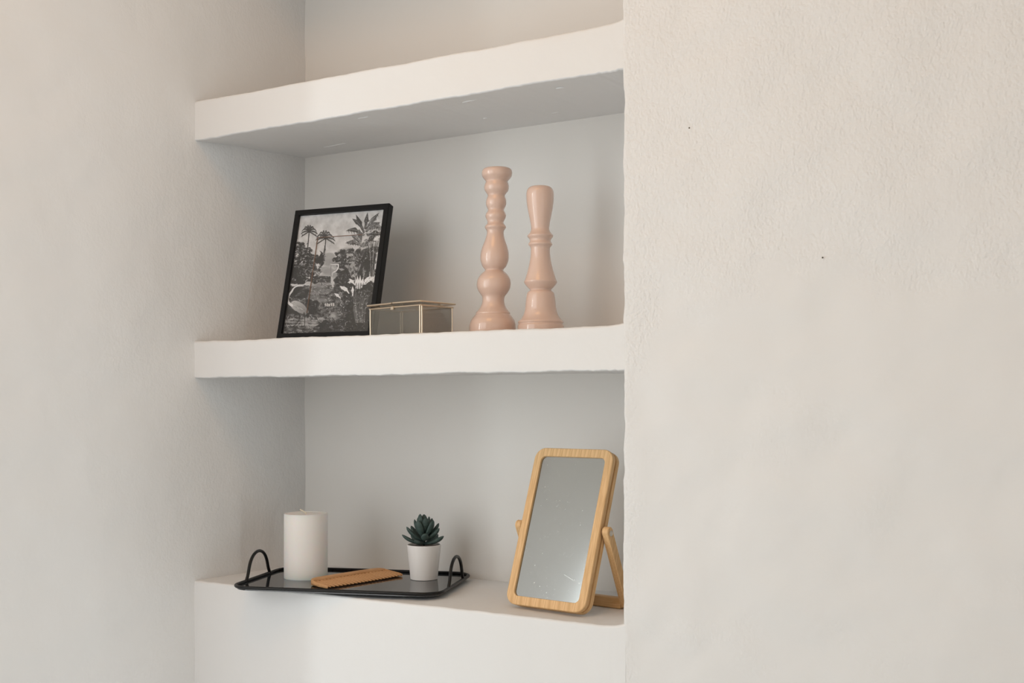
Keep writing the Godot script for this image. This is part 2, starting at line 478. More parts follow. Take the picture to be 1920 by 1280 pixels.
	stroke([[240, 990], [268, 1050], [205, 1125]], 2.2, 1.2, 0.16); stroke([[305, 1000], [312, 1050], [310, 1115]], 2.4, 1.2, 0.16)
	for k in 40:
		var t := rng.randf()
		var x := lerpf(222, 310, t) + rng.randf_range(-14, 14); var y := lerpf(925, 985, t) + rng.randf_range(-14, 14)
		stroke([[x, y], [x + 12, y + 8]], 0.8, 0.5, rng.randf_range(0.42, 0.74), 0.6)
	stroke([[515, 585], [545, 590], [583, 590]], 0.7, 3.0, 0.72); stroke([[583, 590], [575, 630], [540, 655]], 3.0, 2.6, 0.74); stroke([[540, 655], [528, 700], [540, 775]], 2.8, 4.0, 0.66)
	stroke([[525, 600], [520, 640], [528, 690]], 1.4, 1.2, 0.5)
	var im := Image.create(AW, AH, false, Image.FORMAT_RGB8)
	for y in AH:
		for x in AW:
			var g := clampf((art[y * AW + x] - 0.42) * 1.6 + 0.40 + (rng.randf() - 0.5) * 0.06, 0.05, 0.93)
			im.set_pixel(x, y, Color(g * 0.985, g * 0.99, g))
	return ImageTexture.create_from_image(im)

# ------------------------------------------------------------------ setting
func solid_box(v: PackedVector3Array, f: PackedInt32Array, a: Vector3, b: Vector3) -> void:
	var o := v.size()
	for k in 8: v.append(Vector3(b.x if k & 1 else a.x, b.y if k & 2 else a.y, b.z if k & 4 else a.z))
	for q in [[0, 4, 6, 2], [1, 3, 7, 5], [0, 1, 5, 4], [2, 6, 7, 3], [0, 2, 3, 1], [4, 5, 7, 6]]:
		f.append_array([o + q[0], o + q[1], o + q[2], o + q[0], o + q[2], o + q[3]])

func plain(called: String, label: String, boxes: Array, mat: Material) -> MeshInstance3D:
	var v := PackedVector3Array(); var f := PackedInt32Array()
	for b in boxes: solid_box(v, f, b[0], b[1])
	var o := commit(called, v, f, mat, self, null, null, 0.9)
	structure(o, label)
	return o

func spread(a: float, b: float, step: float) -> PackedFloat32Array:
	var out := PackedFloat32Array()
	var n := maxi(1, int(ceil(absf(b - a) / step)))
	for i in n + 1: out.append(lerpf(a, b, float(i) / n))
	return out

func wall_front() -> void:
	# profile in x and z: niche return, rounded corner, face; then round the back
	var ys := PackedFloat32Array()
	ys.append_array(spread(FLOOR, -0.62, 0.06)); ys.append_array(spread(-0.61, 0.66, 0.005)); ys.append_array(spread(0.68, CEILING, 0.06))
	var rows := []
	var uv := PackedVector2Array()
	for y in ys:
		var row := PackedVector3Array()
		var wob := mid.get_noise_2d(0.3, y * 0.6) * 0.0016 + fine.get_noise_2d(0.7, y * 0.7) * 0.0004 + low.get_noise_2d(3.0, y) * 0.0015
		var r := 0.0045 + mid.get_noise_2d(9.0, y) * 0.0015
		for z in spread(DEEP - 0.12, -0.02, 0.04): row.append(Vector3(NICHE_RIGHT + wob * 0.5 + low.get_noise_2d(z, y) * 0.001, y, z))
		for k in 6:
			var a := PI + k * PI / 10
			row.append(Vector3(NICHE_RIGHT + wob + r + cos(a) * r, y, -r - sin(a) * r))
		for x in spread(NICHE_RIGHT + 0.009, 0.15, 0.006):
			var w := smoothstep(NICHE_RIGHT, NICHE_RIGHT + 0.03, x)
			row.append(Vector3(x, y, (low.get_noise_2d(x, y) * 0.0035 + mid.get_noise_2d(x * 0.5, y * 0.5) * 0.0007) * w))
		for x in spread(0.2, ROOM_RIGHT + 0.1, 0.2): row.append(Vector3(x, y, 0))
		row.append(Vector3(ROOM_RIGHT + 0.1, y, DEEP - 0.12))
		rows.append(row)
		for p in row: uv.append(Vector2((p.x + 0.65) / 1.3 - p.z * 0.6, 0.5 - y / 1.3))
	var g := loft(rows, false, true, false)
	var wall := commit("wall_front", g[0], g[1], M.front, self, null, uv, -1.0)
	structure(wall, "rough white plastered wall right of the niche")
	for p in [Vector3(-0.5174, 0.3515, 0.0012), Vector3(-0.3483, 0.1753, 0.0012)]:
		var hole := lofted("nail_hole", lathe_rows([[0.0, 0.0002], [0.0, 0.0011], [0.0004, 0.0008], [0.0005, 0.0002]], 10), M.pit, wall)
		hole.rotation.x = PI / 2
		hole.position = p

func left_x(z: float) -> float:
	return NICHE_LEFT - LEAN * z

func wall_left() -> void:
	var ys := PackedFloat32Array()
	ys.append_array(spread(FLOOR, -0.62, 0.06)); ys.append_array(spread(-0.61, 0.66, 0.006)); ys.append_array(spread(0.68, CEILING, 0.06))
	var rows := []
	var uv := PackedVector2Array()
	for y in ys:
		var row := PackedVector3Array()
		var z0 := DEEP - 0.12
		for z in spread(z0, PIER - 0.02, 0.006):
			row.append(Vector3(left_x(z) + low.get_noise_2d(z + 5.0, y) * 0.002 + mid.get_noise_2d(z * 0.6 + 7.0, y * 0.6) * 0.0005, y, z))
		for k in 6:
			var a := k * PI / 10
			row.append(Vector3(left_x(PIER) - 0.012 + cos(a) * 0.01, y, PIER - 0.012 + sin(a) * 0.012))
		row.append(Vector3(ROOM_LEFT - 0.1, y, PIER))
		row.append(Vector3(ROOM_LEFT - 0.1, y, z0))
		rows.append(row)
		for p in row: uv.append(Vector2(p.z / 1.1 + 0.35 + (p.x - NICHE_LEFT) * 0.1, 0.5 - y / 1.1))
	var g := loft(rows, false, true, false)
	structure(commit("wall_left", g[0], g[1], M.side, self, null, uv, -1.0), "plastered side wall left of the niche")

func shelf_rows(x0: float, x1: float, top_front: float, top_back: float, bot_front: Array, bot_back: float, sd: float, flare_top: float, flare_bot := 0.0) -> Array:
	# cross sections along x: round the front lip, uneven by a millimetre or two
	var rows := []
	for x in spread(x0, x1, 0.004):
		var t := (x - x0) / (x1 - x0)
		var e := x1 - x
		var near := smoothstep(0.12, 0.0, e)
		var n1 := low.get_noise_2d(x, sd) * 0.0012 + mid.get_noise_2d(x, sd + 4.0) * 0.0006 + fine.get_noise_2d(x, sd) * 0.0005 * near
		var n2 := low.get_noise_2d(x, sd + 8.0) * 0.0013 + mid.get_noise_2d(x, sd + 12.0) * 0.0009 + fine.get_noise_2d(x, sd + 3.0) * (0.0004 + 0.0010 * near)
		var zf := -0.0008 + low.get_noise_2d(x, sd + 20.0) * 0.0012
		var yt := top_front + n1 + flare_top * exp(-e / 0.012)
		var yb: float = lerpf(bot_front[0], bot_front[1], t) + n2 + flare_bot * exp(-e / 0.01)
		var r := 0.004
		var row := PackedVector3Array()
		row.append(Vector3(x, top_back, DEEP))
		row.append(Vector3(x, lerpf(top_back, yt, 0.6), DEEP * 0.5))
		row.append(Vector3(x, yt, -0.02))
		for k in 5:
			var a := PI / 2 - k * PI / 8
			row.append(Vector3(x, yt - r + sin(a) * r, zf - r + cos(a) * r))
		var span := yt - yb
		for k in 11:
			var s := (k + 1) / 12.0
			row.append(Vector3(x, yt - r - (span - 2 * r) * s, zf + low.get_noise_3d(x, s * 0.08, sd) * 0.0012 + fine.get_noise_3d(x, s * 0.06, sd) * 0.0007 * near))
		for k in 5:
			var a := -k * PI / 8
			row.append(Vector3(x, yb + r * 0.6 + sin(a) * r * 0.6, zf - r + cos(a) * r))
		for k in 6:
			var s := (k + 1) / 7.0
			row.append(Vector3(x, lerpf(yb + 0.001 * s, bot_back, s) + low.get_noise_3d(x, s * 0.3, sd + 31.0) * 0.002 + mid.get_noise_3d(x, s * 0.2, sd) * 0.0006, lerpf(-0.006, DEEP, s)))
		row.append(Vector3(x, bot_back, DEEP))
		for k in row.size():                 # the left end follows the slant of the side wall
			row[k].x = x1 + (x - x1) * (x1 - left_x(row[k].z) + 0.0015) / (x1 - x0)
		rows.append(row)
	return rows

func shelves() -> void:
	var up := lofted("plaster_shelf", shelf_rows(NICHE_LEFT, NICHE_RIGHT + 0.004, 0.5032, 0.5032, [0.4380, 0.4412], 0.4538, 1.0, 0.007, 0.0), M.shelf, self, false, 0.55)
	up.set_meta("label", "thick white plastered upper shelf, empty on top, its underside in view"); up.set_meta("category", "shelf"); up.set_meta("group", "built-in niche shelves")
	var down := lofted("plaster_shelf_001", shelf_rows(NICHE_LEFT, NICHE_RIGHT + 0.004, SHELF, SHELF, [0.0425, 0.0440], 0.0485, 40.0, 0.004, 0.0), M.shelf, self, false, 0.55)
	down.set_meta("label", "thick white plastered shelf carrying the picture frame, glass box and pink candlesticks"); down.set_meta("category", "shelf"); down.set_meta("group", "built-in niche shelves")
	# ridges of dried plaster left on the underside
	for q in [[Vector3(-0.8840, 0.4420, -0.0367), Vector3(-0.8506, 0.4417, -0.0316)], [Vector3(-0.7323, 0.4423, -0.0421), Vector3(-0.7196, 0.4424, -0.0436)], [Vector3(-0.8151, 0.4500, -0.1817), Vector3(-0.8008, 0.4501, -0.1829)], [Vector3(-0.9187, 0.4484, -0.1519), Vector3(-0.9113, 0.4484, -0.1525)], [Vector3(-1.2689, 0.4504, -0.1880), Vector3(-1.2129, 0.4500, -0.1814)], [Vector3(-1.0753, 0.4417, -0.0314), Vector3(-1.0539, 0.4418, -0.0330)]]:
		var a: Vector3 = q[0]; var b: Vector3 = q[1]
		var m: Vector3 = (a + b) / 2 + Vector3(0, 0.0002, 0.0006)
		lofted("plaster_ridge", tube_rows(PackedVector3Array([a, a.lerp(m, 0.5), m, m.lerp(b, 0.5), b]), [0.0003, 0.0012, 0.0015, 0.0012, 0.0003], 8), M.shelf, up, false, -1.0)
	var third := lofted("plaster_shelf_002", shelf_rows(NICHE_LEFT, NICHE_RIGHT + 0.004, 0.862, 0.862, [0.800, 0.802], 0.812, 120.0, 0.006), M.shelf, self, false, 0.55)  # extra shelf added out of view to shade the niche below it
	third.set_meta("label", "plastered shelf added above the view to shade the upper niche"); third.set_meta("category", "shelf"); third.set_meta("group", "built-in niche shelves")
	var low_one := lofted("plaster_ledge", shelf_rows(NICHE_LEFT, NICHE_RIGHT + 0.004, LEDGE, LEDGE, [FLOOR, FLOOR], FLOOR, 80.0, 0.006), M.shelf, self, false, 0.55)
	low_one.set_meta("label", "white plastered ledge at the bottom of the niche under the tray and mirror"); low_one.set_meta("category", "ledge")

func setting() -> void:
	wall_front()
	wall_left()
	plain("wall_back", "smooth plastered back of the niche", [[Vector3(NICHE_LEFT - 0.1, LEDGE - 0.03, DEEP - 0.1), Vector3(NICHE_RIGHT + 0.1, CEILING, DEEP)]], M.back)
	plain("floor", "plain floor of the room", [[Vector3(ROOM_LEFT - 0.2, FLOOR - 0.1, DEEP - 0.2), Vector3(ROOM_RIGHT + 0.2, FLOOR, ROOM_FAR + 0.2)]], M.floor)
	plain("ceiling", "warm cream ceiling of the room", [[Vector3(ROOM_LEFT - 0.2, CEILING, DEEP - 0.2), Vector3(ROOM_RIGHT + 0.2, CEILING + 0.1, ROOM_FAR + 0.2)]], M.ceiling)
	plain("wall_added_pier", "unseen short wall added at the right to shade the front wall", [[Vector3(-0.01, FLOOR, -0.02), Vector3(0.19, CEILING, 0.32)]], M.room)  # added out of view, darkens the front wall towards its right end
	var wr: Array = W_RIGHT
	plain("wall_right", "wall with an added window at the right end of the room", [
		[Vector3(ROOM_RIGHT, FLOOR, 0.0), Vector3(ROOM_RIGHT + 0.1, CEILING, wr[0])], [Vector3(ROOM_RIGHT, FLOOR, wr[1]), Vector3(ROOM_RIGHT + 0.1, CEILING, ROOM_FAR)],
		[Vector3(ROOM_RIGHT, FLOOR, wr[0]), Vector3(ROOM_RIGHT + 0.1, wr[2], wr[1])], [Vector3(ROOM_RIGHT, wr[3], wr[0]), Vector3(ROOM_RIGHT + 0.1, CEILING, wr[1])]], M.room)
	window("window_3", Vector3(ROOM_RIGHT + 0.04, wr[2], (wr[0] + wr[1]) / 2), PI / 2, wr[1] - wr[0], wr[3] - wr[2], 2, "unseen window added at the right end of the room to light the left wall")  # added source out of view, brightens the side wall left of the niche
	var wl: Array = W_FAR
	plain("wall_far", "wall with the wide window, behind the viewer", [
		[Vector3(ROOM_LEFT, FLOOR, ROOM_FAR), Vector3(wl[0], CEILING, ROOM_FAR + 0.1)], [Vector3(wl[1], FLOOR, ROOM_FAR), Vector3(ROOM_RIGHT, CEILING, ROOM_FAR + 0.1)],
		[Vector3(wl[0], FLOOR, ROOM_FAR), Vector3(wl[1], wl[2], ROOM_FAR + 0.1)], [Vector3(wl[0], wl[3], ROOM_FAR), Vector3(wl[1], CEILING, ROOM_FAR + 0.1)]], M.room)
	var ws: Array = W_SIDE
	plain("wall_side", "wall with the narrow window, left of the viewer", [
		[Vector3(ROOM_LEFT - 0.1, FLOOR, PIER), Vector3(ROOM_LEFT, CEILING, ws[0])], [Vector3(ROOM_LEFT - 0.1, FLOOR, ws[1]), Vector3(ROOM_LEFT, CEILING, ROOM_FAR)],
		[Vector3(ROOM_LEFT - 0.1, FLOOR, ws[0]), Vector3(ROOM_LEFT, ws[2], ws[1])], [Vector3(ROOM_LEFT - 0.1, ws[3], ws[0]), Vector3(ROOM_LEFT, CEILING, ws[1])]], M.room)
	window("window_1", Vector3((wl[0] + wl[1]) / 2, wl[2], ROOM_FAR + 0.04), 0.0, wl[1] - wl[0], wl[3] - wl[2], 3, "wide window behind the viewer")
	window("window_2", Vector3(ROOM_LEFT - 0.04, ws[2], (ws[0] + ws[1]) / 2), PI / 2, ws[1] - ws[0], ws[3] - ws[2], 1, "narrow window left of the viewer")

func window(called: String, at: Vector3, turn: float, w: float, h: float, n: int, label: String) -> void:
	var o := Node3D.new(); o.name = called; add_child(o)
	o.position = at; o.rotation.y = turn
	structure(o, label)
	lofted("window_frame", [rrect(w, h, 0.002, 1, -0.03, 0, h / 2), rrect(w, h, 0.002, 1, 0.03, 0, h / 2), rrect(w - 0.1, h - 0.1, 0.002, 1, 0.03, 0, h / 2), rrect(w - 0.1, h - 0.1, 0.002, 1, -0.03, 0, h / 2)], M.window_frame, o, true)
	for k in n - 1:
		var x := -w / 2 + w * (k + 1) / n
		box("mullion", x - 0.03, x + 0.03, 0.05, h - 0.05, -0.03, 0.03, 0.003, M.window_frame, o)
	for k in n:
		var x0 := -w / 2 + w * k / n + 0.03; var x1 := -w / 2 + w * (k + 1) / n - 0.03
		box("pane", x0, x1, 0.04, h - 0.04, -0.003, 0.003, 0.001, M.pane, o)

# ------------------------------------------------------------------ things on the shelf
func picture_frame() -> void:
	var turn := Basis(Vector3.UP, 0.1277) * Basis(Vector3.RIGHT, -0.2498)
	var W := 0.1828; var H := 0.2301; var T := 0.013; var bar := 0.0092
	var e := Vector3(cos(-0.1277), 0, sin(-0.1277))
	var o := thing("picture_frame", "black picture frame with a black and white jungle print, leaning back on the shelf", "picture frame", Vector3(-1.2687, SHELF + T * sin(0.2498) + 0.0003, -0.0651) + e * (W / 2), turn)
	var c := H / 2
	lofted("frame", [rrect(W - 0.001, H - 0.001, 0.0008, 1, 0, 0, c), rrect(W - 0.0024, H - 0.0024, 0.0006, 1, 0.0012, 0, c), rrect(W - 2 * bar, H - 2 * bar, 0.0005, 1, 0.0012, 0, c), rrect(W - 2 * bar, H - 2 * bar, 0.0005, 1, -T * 0.75, 0, c), rrect(W - 2 * bar + 0.006, H - 2 * bar + 0.006, 0.0005, 1, -T, 0, c), rrect(W, H, 0.0008, 1, -T, 0, c), rrect(W, H, 0.0008, 1, -0.0012, 0, c)], M.frame_black, o, true, 0.85)
	var pw := W - 2 * bar - 0.0004; var ph := H - 2 * bar - 0.0004
	var pm := StandardMaterial3D.new()
	pm.albedo_texture = print_texture(); pm.roughness = 0.6
	# printed card mount with a window cut in it; the same print goes on, 3 mm deeper, on the insert behind
	var a0 := Vector2(0.240, 0.194); var a1 := Vector2(0.777, 0.829)
	var at := func(u: float, w: float, z: float) -> Vector3: return Vector3((u - 0.5) * pw, c + (0.5 - w) * ph, z)
	var v := PackedVector3Array(); var uv := PackedVector2Array()
	for q in [[0.0, 0.0], [1.0, 0.0], [1.0, 1.0], [0.0, 1.0], [a0.x, a0.y], [a1.x, a0.y], [a1.x, a1.y], [a0.x, a1.y]]:
		v.append(at.call(q[0], q[1], -0.0045)); uv.append(Vector2(q[0], q[1]))
	var f := PackedInt32Array()
	for k in 4: f.append_array([k, (k + 1) % 4, 4 + (k + 1) % 4, k, 4 + (k + 1) % 4, 4 + k])
	var pr := commit("mount", v, f, pm, o, Vector3(0, 0, 1), uv, 0.9)
	pr.set_meta("label", "black and white jungle print with palms and wading birds")
	var ev := PackedVector3Array(); var ef := PackedInt32Array()
	for z in [-0.0045, -0.0075]:
		for q in [[0.0, 0.0], [1.0, 0.0], [1.0, 1.0], [0.0, 1.0]]: ev.append(at.call(lerpf(a0.x, a1.x, q[0]), lerpf(a0.y, a1.y, q[1]), z))
	for z in [-0.0075, -0.0045]:
		for q in [[0.0, 0.0], [1.0, 0.0], [1.0, 1.0], [0.0, 1.0]]: ev.append(at.call(q[0], q[1], z - (0.0001 if z > -0.005 else 0.0)))
	for r in 3:
		for k in 4: ef.append_array([r * 4 + k, r * 4 + (k + 1) % 4, r * 4 + 4 + (k + 1) % 4, r * 4 + k, r * 4 + 4 + (k + 1) % 4, r * 4 + 4 + k])
	var edge := commit("cut_edge", ev, ef, M.raw_card, pr, null, null, 0.9)
	edge.set_meta("label", "raw brown cut edge of the card")
	var iv := PackedVector3Array(); var iuv := PackedVector2Array()
	for z in [-0.0076, -0.0081]:
		for q in [[0.02, 0.02], [0.98, 0.02], [0.98, 0.98], [0.02, 0.98]]:
			iv.append(at.call(q[0], q[1], z)); iuv.append(Vector2(q[0], q[1]))
	var insert := commit("insert", iv, PackedInt32Array([0, 3, 2, 0, 2, 1, 4, 5, 6, 4, 6, 7, 0, 1, 5, 0, 5, 4, 1, 2, 6, 1, 6, 5, 2, 3, 7, 2, 7, 6, 3, 0, 4, 3, 4, 7]), pm, o, null, iuv, 0.9)
	insert.set_meta("label", "inset sheet with the size printed in white")
	var tm := TextMesh.new()
	tm.text = "10x15"
	var font := SystemFont.new(); font.font_names = PackedStringArray(["Droid Sans"]); font.font_weight = 700
	tm.font = font; tm.font_size = 48; tm.pixel_size = 0.00015; tm.depth = 0.0002
	tm.material = M.letter
	var letters := MeshInstance3D.new()
	letters.name = "lettering"; letters.mesh = tm
	insert.add_child(letters, true)
	letters.position = Vector3(-pw / 2 + pw * 0.487, c + ph / 2 - ph * 0.764, -0.0074)
	box("backing_board", -pw / 2, pw / 2, c - ph / 2, c + ph / 2, -0.011, -0.0083, 0.0004, M.card, o)
	box("glass", -pw / 2, pw / 2, c - ph / 2, c + ph / 2, -0.0038, -0.0022, 0.0003, M.cover_glass, o)
	# strut of the easel back, down to the shelf
	var top := Vector3(0, 0.13, -T)
	var inv := turn.inverse()
	var foot := Vector3(0, 0, -T) + inv * (Basis(Vector3.UP, 0.1277) * Vector3(0, 0.0006, -0.078))
	var dirn := (foot - top).normalized()
	var sidev := Vector3(1, 0, 0)
	var nrm := dirn.cross(sidev).normalized()
	var rows := []
	for p in [[top, 0.012], [foot, 0.026]]:
		var a: Vector3 = p[0]; var hw: float = p[1]
		rows.append(PackedVector3Array([a - sidev * hw - nrm * 0.001, a + sidev * hw - nrm * 0.001, a + sidev * hw + nrm * 0.001, a - sidev * hw + nrm * 0.001]))
	lofted("easel_strut", rows, M.card, o, false, 0.9)

func glass_box() -> void:
	var a := 0.2113
	var W := 0.1195; var D := 0.0705; var H := 0.0515
	var e := Vector3(cos(a), 0, sin(a)); var b := Vector3(sin(a), 0, -cos(a))
	var at := Vector3(-0.9533, SHELF, -0.03) - e * (W / 2) + b * (D / 2)
	var o := thing("glass_box", "small clear glass box with thin brass edges in front of the picture frame", "box", at, Basis(Vector3.UP, -a))
	var r := 0.0013; var g := 0.0008
	var y0 := r; var y1 := H - 0.0075
	for s in [[-1, -1], [1, -1], [1, 1], [-1, 1]]:
		var p := Vector3(s[0] * (W / 2 - r), 0, s[1] * (D / 2 - r))
		for k in 2:
			var off := Vector3(-s[0] * 0.0022, 0, 0) if k == 0 else Vector3(0, 0, -s[1] * 0.0022)
			lofted("edge_rod", tube_rows(PackedVector3Array([p + off + Vector3(0, 0.0002, 0), p + off + Vector3(sin(k + s[0]) * 0.0003, H * 0.5, 0), p + off + Vector3(0, y1, 0)]), r * 0.85, 8), M.brass, o)
	for lev in [[y0, "base_rod"], [y1, "rim_rod"]]:
		for q in [[Vector3(-1, 0, 1), Vector3(1, 0, 1)], [Vector3(1, 0, 1), Vector3(1, 0, -1)], [Vector3(1, 0, -1), Vector3(-1, 0, -1)], [Vector3(-1, 0, -1), Vector3(-1, 0, 1)]]:
			var s := Vector3(W / 2 - r, 0, D / 2 - r)
			lofted(lev[1], tube_rows(PackedVector3Array([q[0] * s + Vector3(0, lev[0], 0), q[1] * s + Vector3(0, lev[0], 0)]), r, 8), M.brass, o)
	for s in [-1, 1]:
		box("pane", -W / 2 + 0.003, W / 2 - 0.003, y0, y1, s * (D / 2 - 0.002) - g, s * (D / 2 - 0.002) + g, 0.0002, M.box_glass, o)
		box("pane", s * (W / 2 - 0.002) - g, s * (W / 2 - 0.002) + g, y0, y1, -D / 2 + 0.003, D / 2 - 0.003, 0.0002, M.box_glass, o)
	box("base_pane", -W / 2 + 0.003, W / 2 - 0.003, 0.001, 0.0025, -D / 2 + 0.003, D / 2 - 0.003, 0.0002, M.box_glass, o)
	# lid: two hinged leaves with a small gap, rods round a glass sheet, slightly wider than the box
	var ly := H - 0.0022
	var lw := W / 2 + 0.001; var ld := D / 2 + 0.001
	var lid := box("lid", -lw + 0.002, lw - 0.002, ly - 0.0008, ly + 0.0008, -ld + 0.002, ld - 0.002, 0.0002, M.box_glass, o)
	lid.set_meta("label", "glass lid framed with brass rods")
	for q in [[Vector3(-lw, ly, ld), Vector3(-0.004, ly + 0.0006, ld)], [Vector3(-0.001, ly + 0.0012, ld), Vector3(lw, ly + 0.0004, ld)], [Vector3(lw, ly + 0.0004, ld), Vector3(lw, ly, -ld)], [Vector3(lw, ly, -ld), Vector3(-lw, ly, -ld)], [Vector3(-lw, ly, -ld), Vector3(-lw, ly, ld)]]:
		lofted("lid_rod", tube_rows(PackedVector3Array([q[0], q[1]]), r * 1.1, 8), M.brass, lid)
	for k in 2:
		lofted("hinge", tube_rows(PackedVector3Array([Vector3(-0.028 + k * 0.05, H - 0.005, -ld - 0.001), Vector3(-0.022 + k * 0.05, H - 0.005, -ld - 0.001)]), 0.0016, 8), M.brass, o)
	box("clasp", -0.006, 0.0, y1 - 0.0042, y1 + 0.001, D / 2 - 0.0005, D / 2 + 0.0018, 0.0005, M.brass, o)

func candlesticks() -> void:
	# silhouettes read off the photograph: [distance below the top, radius], in quarter pixels
	var tall := [[1228, 150], [1214, 157], [1190, 160], [1170, 160], [1150, 157], [1125, 147], [1104, 132], [1092, 124], [1087, 119], [1081, 119], [1075, 116], [1060, 104], [1040, 89], [1015, 79], [990, 75], [965, 79], [945, 93], [925, 106], [905, 114], [880, 117], [855, 114], [835, 106], [815, 92], [800, 76], [788, 63], [778, 66], [762, 80], [740, 90], [715, 97], [690, 98], [660, 95], [625, 86], [590, 73], [560, 63], [535, 58], [515, 60], [503, 68], [492, 73], [480, 68], [468, 58], [455, 56], [442, 61], [428, 68], [414, 71], [400, 68], [386, 59], [375, 55], [364, 58], [345, 67], [325, 70], [305, 68], [288, 62], [275, 59], [262, 66], [243, 80], [220, 85], [198, 81], [182, 75], [172, 80], [158, 92], [142, 102], [122, 105], [105, 101], [95, 92], [92, 80], [96, 60], [112, 54], [140, 50], [150, 2]]
	var short := [[1222, 150], [1212, 157], [1185, 159], [1168, 158], [1161, 153], [1154, 153], [1148, 157], [1138, 152], [1122, 136], [1095, 119], [1060, 109], [1020, 104], [985, 100], [955, 95], [940, 88], [930, 76], [922, 74], [912, 84], [898, 97], [882, 109], [870, 114], [858, 109], [835, 101], [795, 89], [745, 77], [700, 69], [660, 66], [638, 67], [626, 73], [616, 82], [606, 81], [596, 74], [586, 72], [575, 76], [564, 85], [553, 89], [542, 80], [528, 70], [510, 63], [485, 64], [450, 70], [410, 78], [370, 86], [320, 93], [280, 95], [252, 93], [234, 86], [222, 75], [217, 62], [222, 48], [240, 42], [262, 40], [272, 2]]
	for k in 2:
		var src: Array = tall if k == 0 else short
		var unit := (0.0008051 if k == 0 else 0.0007855) / 3.659
		var base_at: float = 1229.0 if k == 0 else 1222.0
		var prof := [[0.0, 0.002]]
		for p in src: prof.append([(base_at - p[0]) * unit, p[1] * unit])
		prof = smooth_profile(prof, 3)
		var x := -0.8708 if k == 0 else -0.7875
		var o := thing("candlestick" if k == 0 else "candlestick_001", "taller pink glazed candlestick with stacked beads and a wide rim" if k == 0 else "shorter pink glazed candlestick with a bell-shaped foot", "candlestick", Vector3(x, SHELF, -0.10))
		o.set_meta("group", "pink candlesticks on the middle shelf")
		# the tall one leans a little to the right as seen from the room
		lofted("body", lathe_rows(prof, 56, 0.034 if k == 0 else -0.006), M.ceramic, o, false, -1.0)

func tray() -> void:
	var ang := 0.3153
	var L := 0.337; var W := 0.2136
	var o := thing("serving_tray", "black wire-rimmed tray with a dark glossy base and two loop handles", "tray", Vector3(-1.123, LEDGE, -0.0902), Basis(Vector3.UP, ang))
	var r := 0.0026; var ry := GLASS - LEDGE + 0.0016
	var path := PackedVector3Array()
	for p in rrect(L, W, 0.032, 10, 0): path.append(Vector3(p.x, ry, -p.y))
	var rim := loft(tube_rows(path, r, 12, true), true)
	commit("rim", rim[0], rim[1], M.black, o, null, null, -1.0)
	var ga := []
	for s in [[-0.0030, 0.001], [-0.0030, 0.0], [0.0, 0.0], [0.0, 0.001]]:
		var row := PackedVector3Array()
		for p in rrect(L - 0.004 - s[1], W - 0.004 - s[1], 0.030, 10, 0): row.append(Vector3(p.x, GLASS - LEDGE + s[0], -p.y))
		ga.append(row)
	lofted("base_panel", ga, M.tray_glass, o, false, 0.8)
	for s in [-1, 1]:
		var h := PackedVector3Array()
		for k in 33:
			var t := k / 32.0
			var a := PI * t
			var w := 0.0375
			var flare := 0.008 * pow(absf(2 * t - 1), 14)
			h.append(Vector3(s * (L / 2 - 0.0005), ry + 0.0425 * pow(sin(a), 0.8), -cos(a) * (w + flare)))
		lofted("handle", tube_rows(h, r, 12), M.black, o, false, -1.0)
	for s in [[-1, -1], [1, -1], [1, 1], [-1, 1]]:
		var f := lathe_rows([[0.0, 0.006], [0.004, 0.0065], [0.0051, 0.006]], 16)
		var ft := lofted("foot", f, M.rubber, o)
		ft.position = Vector3(s[0] * (L / 2 - 0.04) , 0, s[1] * (W / 2 - (0.006 if s[1] < 0 else 0.055)))

func candle() -> void:
	var o := thing("pillar_candle", "thick unlit white pillar candle standing on the black tray", "candle", Vector3(-1.219, GLASS, -0.0818))
	var R := 0.0356; var H := 0.1055
	lofted("wax", lathe_rows(smooth_profile([[0.0, 0.001], [0.0, R * 0.5], [0.0, R - 0.002], [0.0007, R - 0.0006], [0.003, R], [H * 0.5, R + 0.0001], [H - 0.004, R], [H - 0.0012, R - 0.0006], [H, R - 0.0025], [H - 0.0006, R - 0.006], [H - 0.0012, R * 0.5], [H - 0.0018, 0.001]], 4), 64), M.wax, o, false, 0.5)
	lofted("wick", tube_rows(PackedVector3Array([Vector3(0.001, H - 0.003, 0), Vector3(-0.0002, H + 0.001, 0), Vector3(-0.004, H + 0.0036, 0.0022), Vector3(-0.0088, H + 0.0062, 0.004)]), 0.0011, 8), M.wick, o)

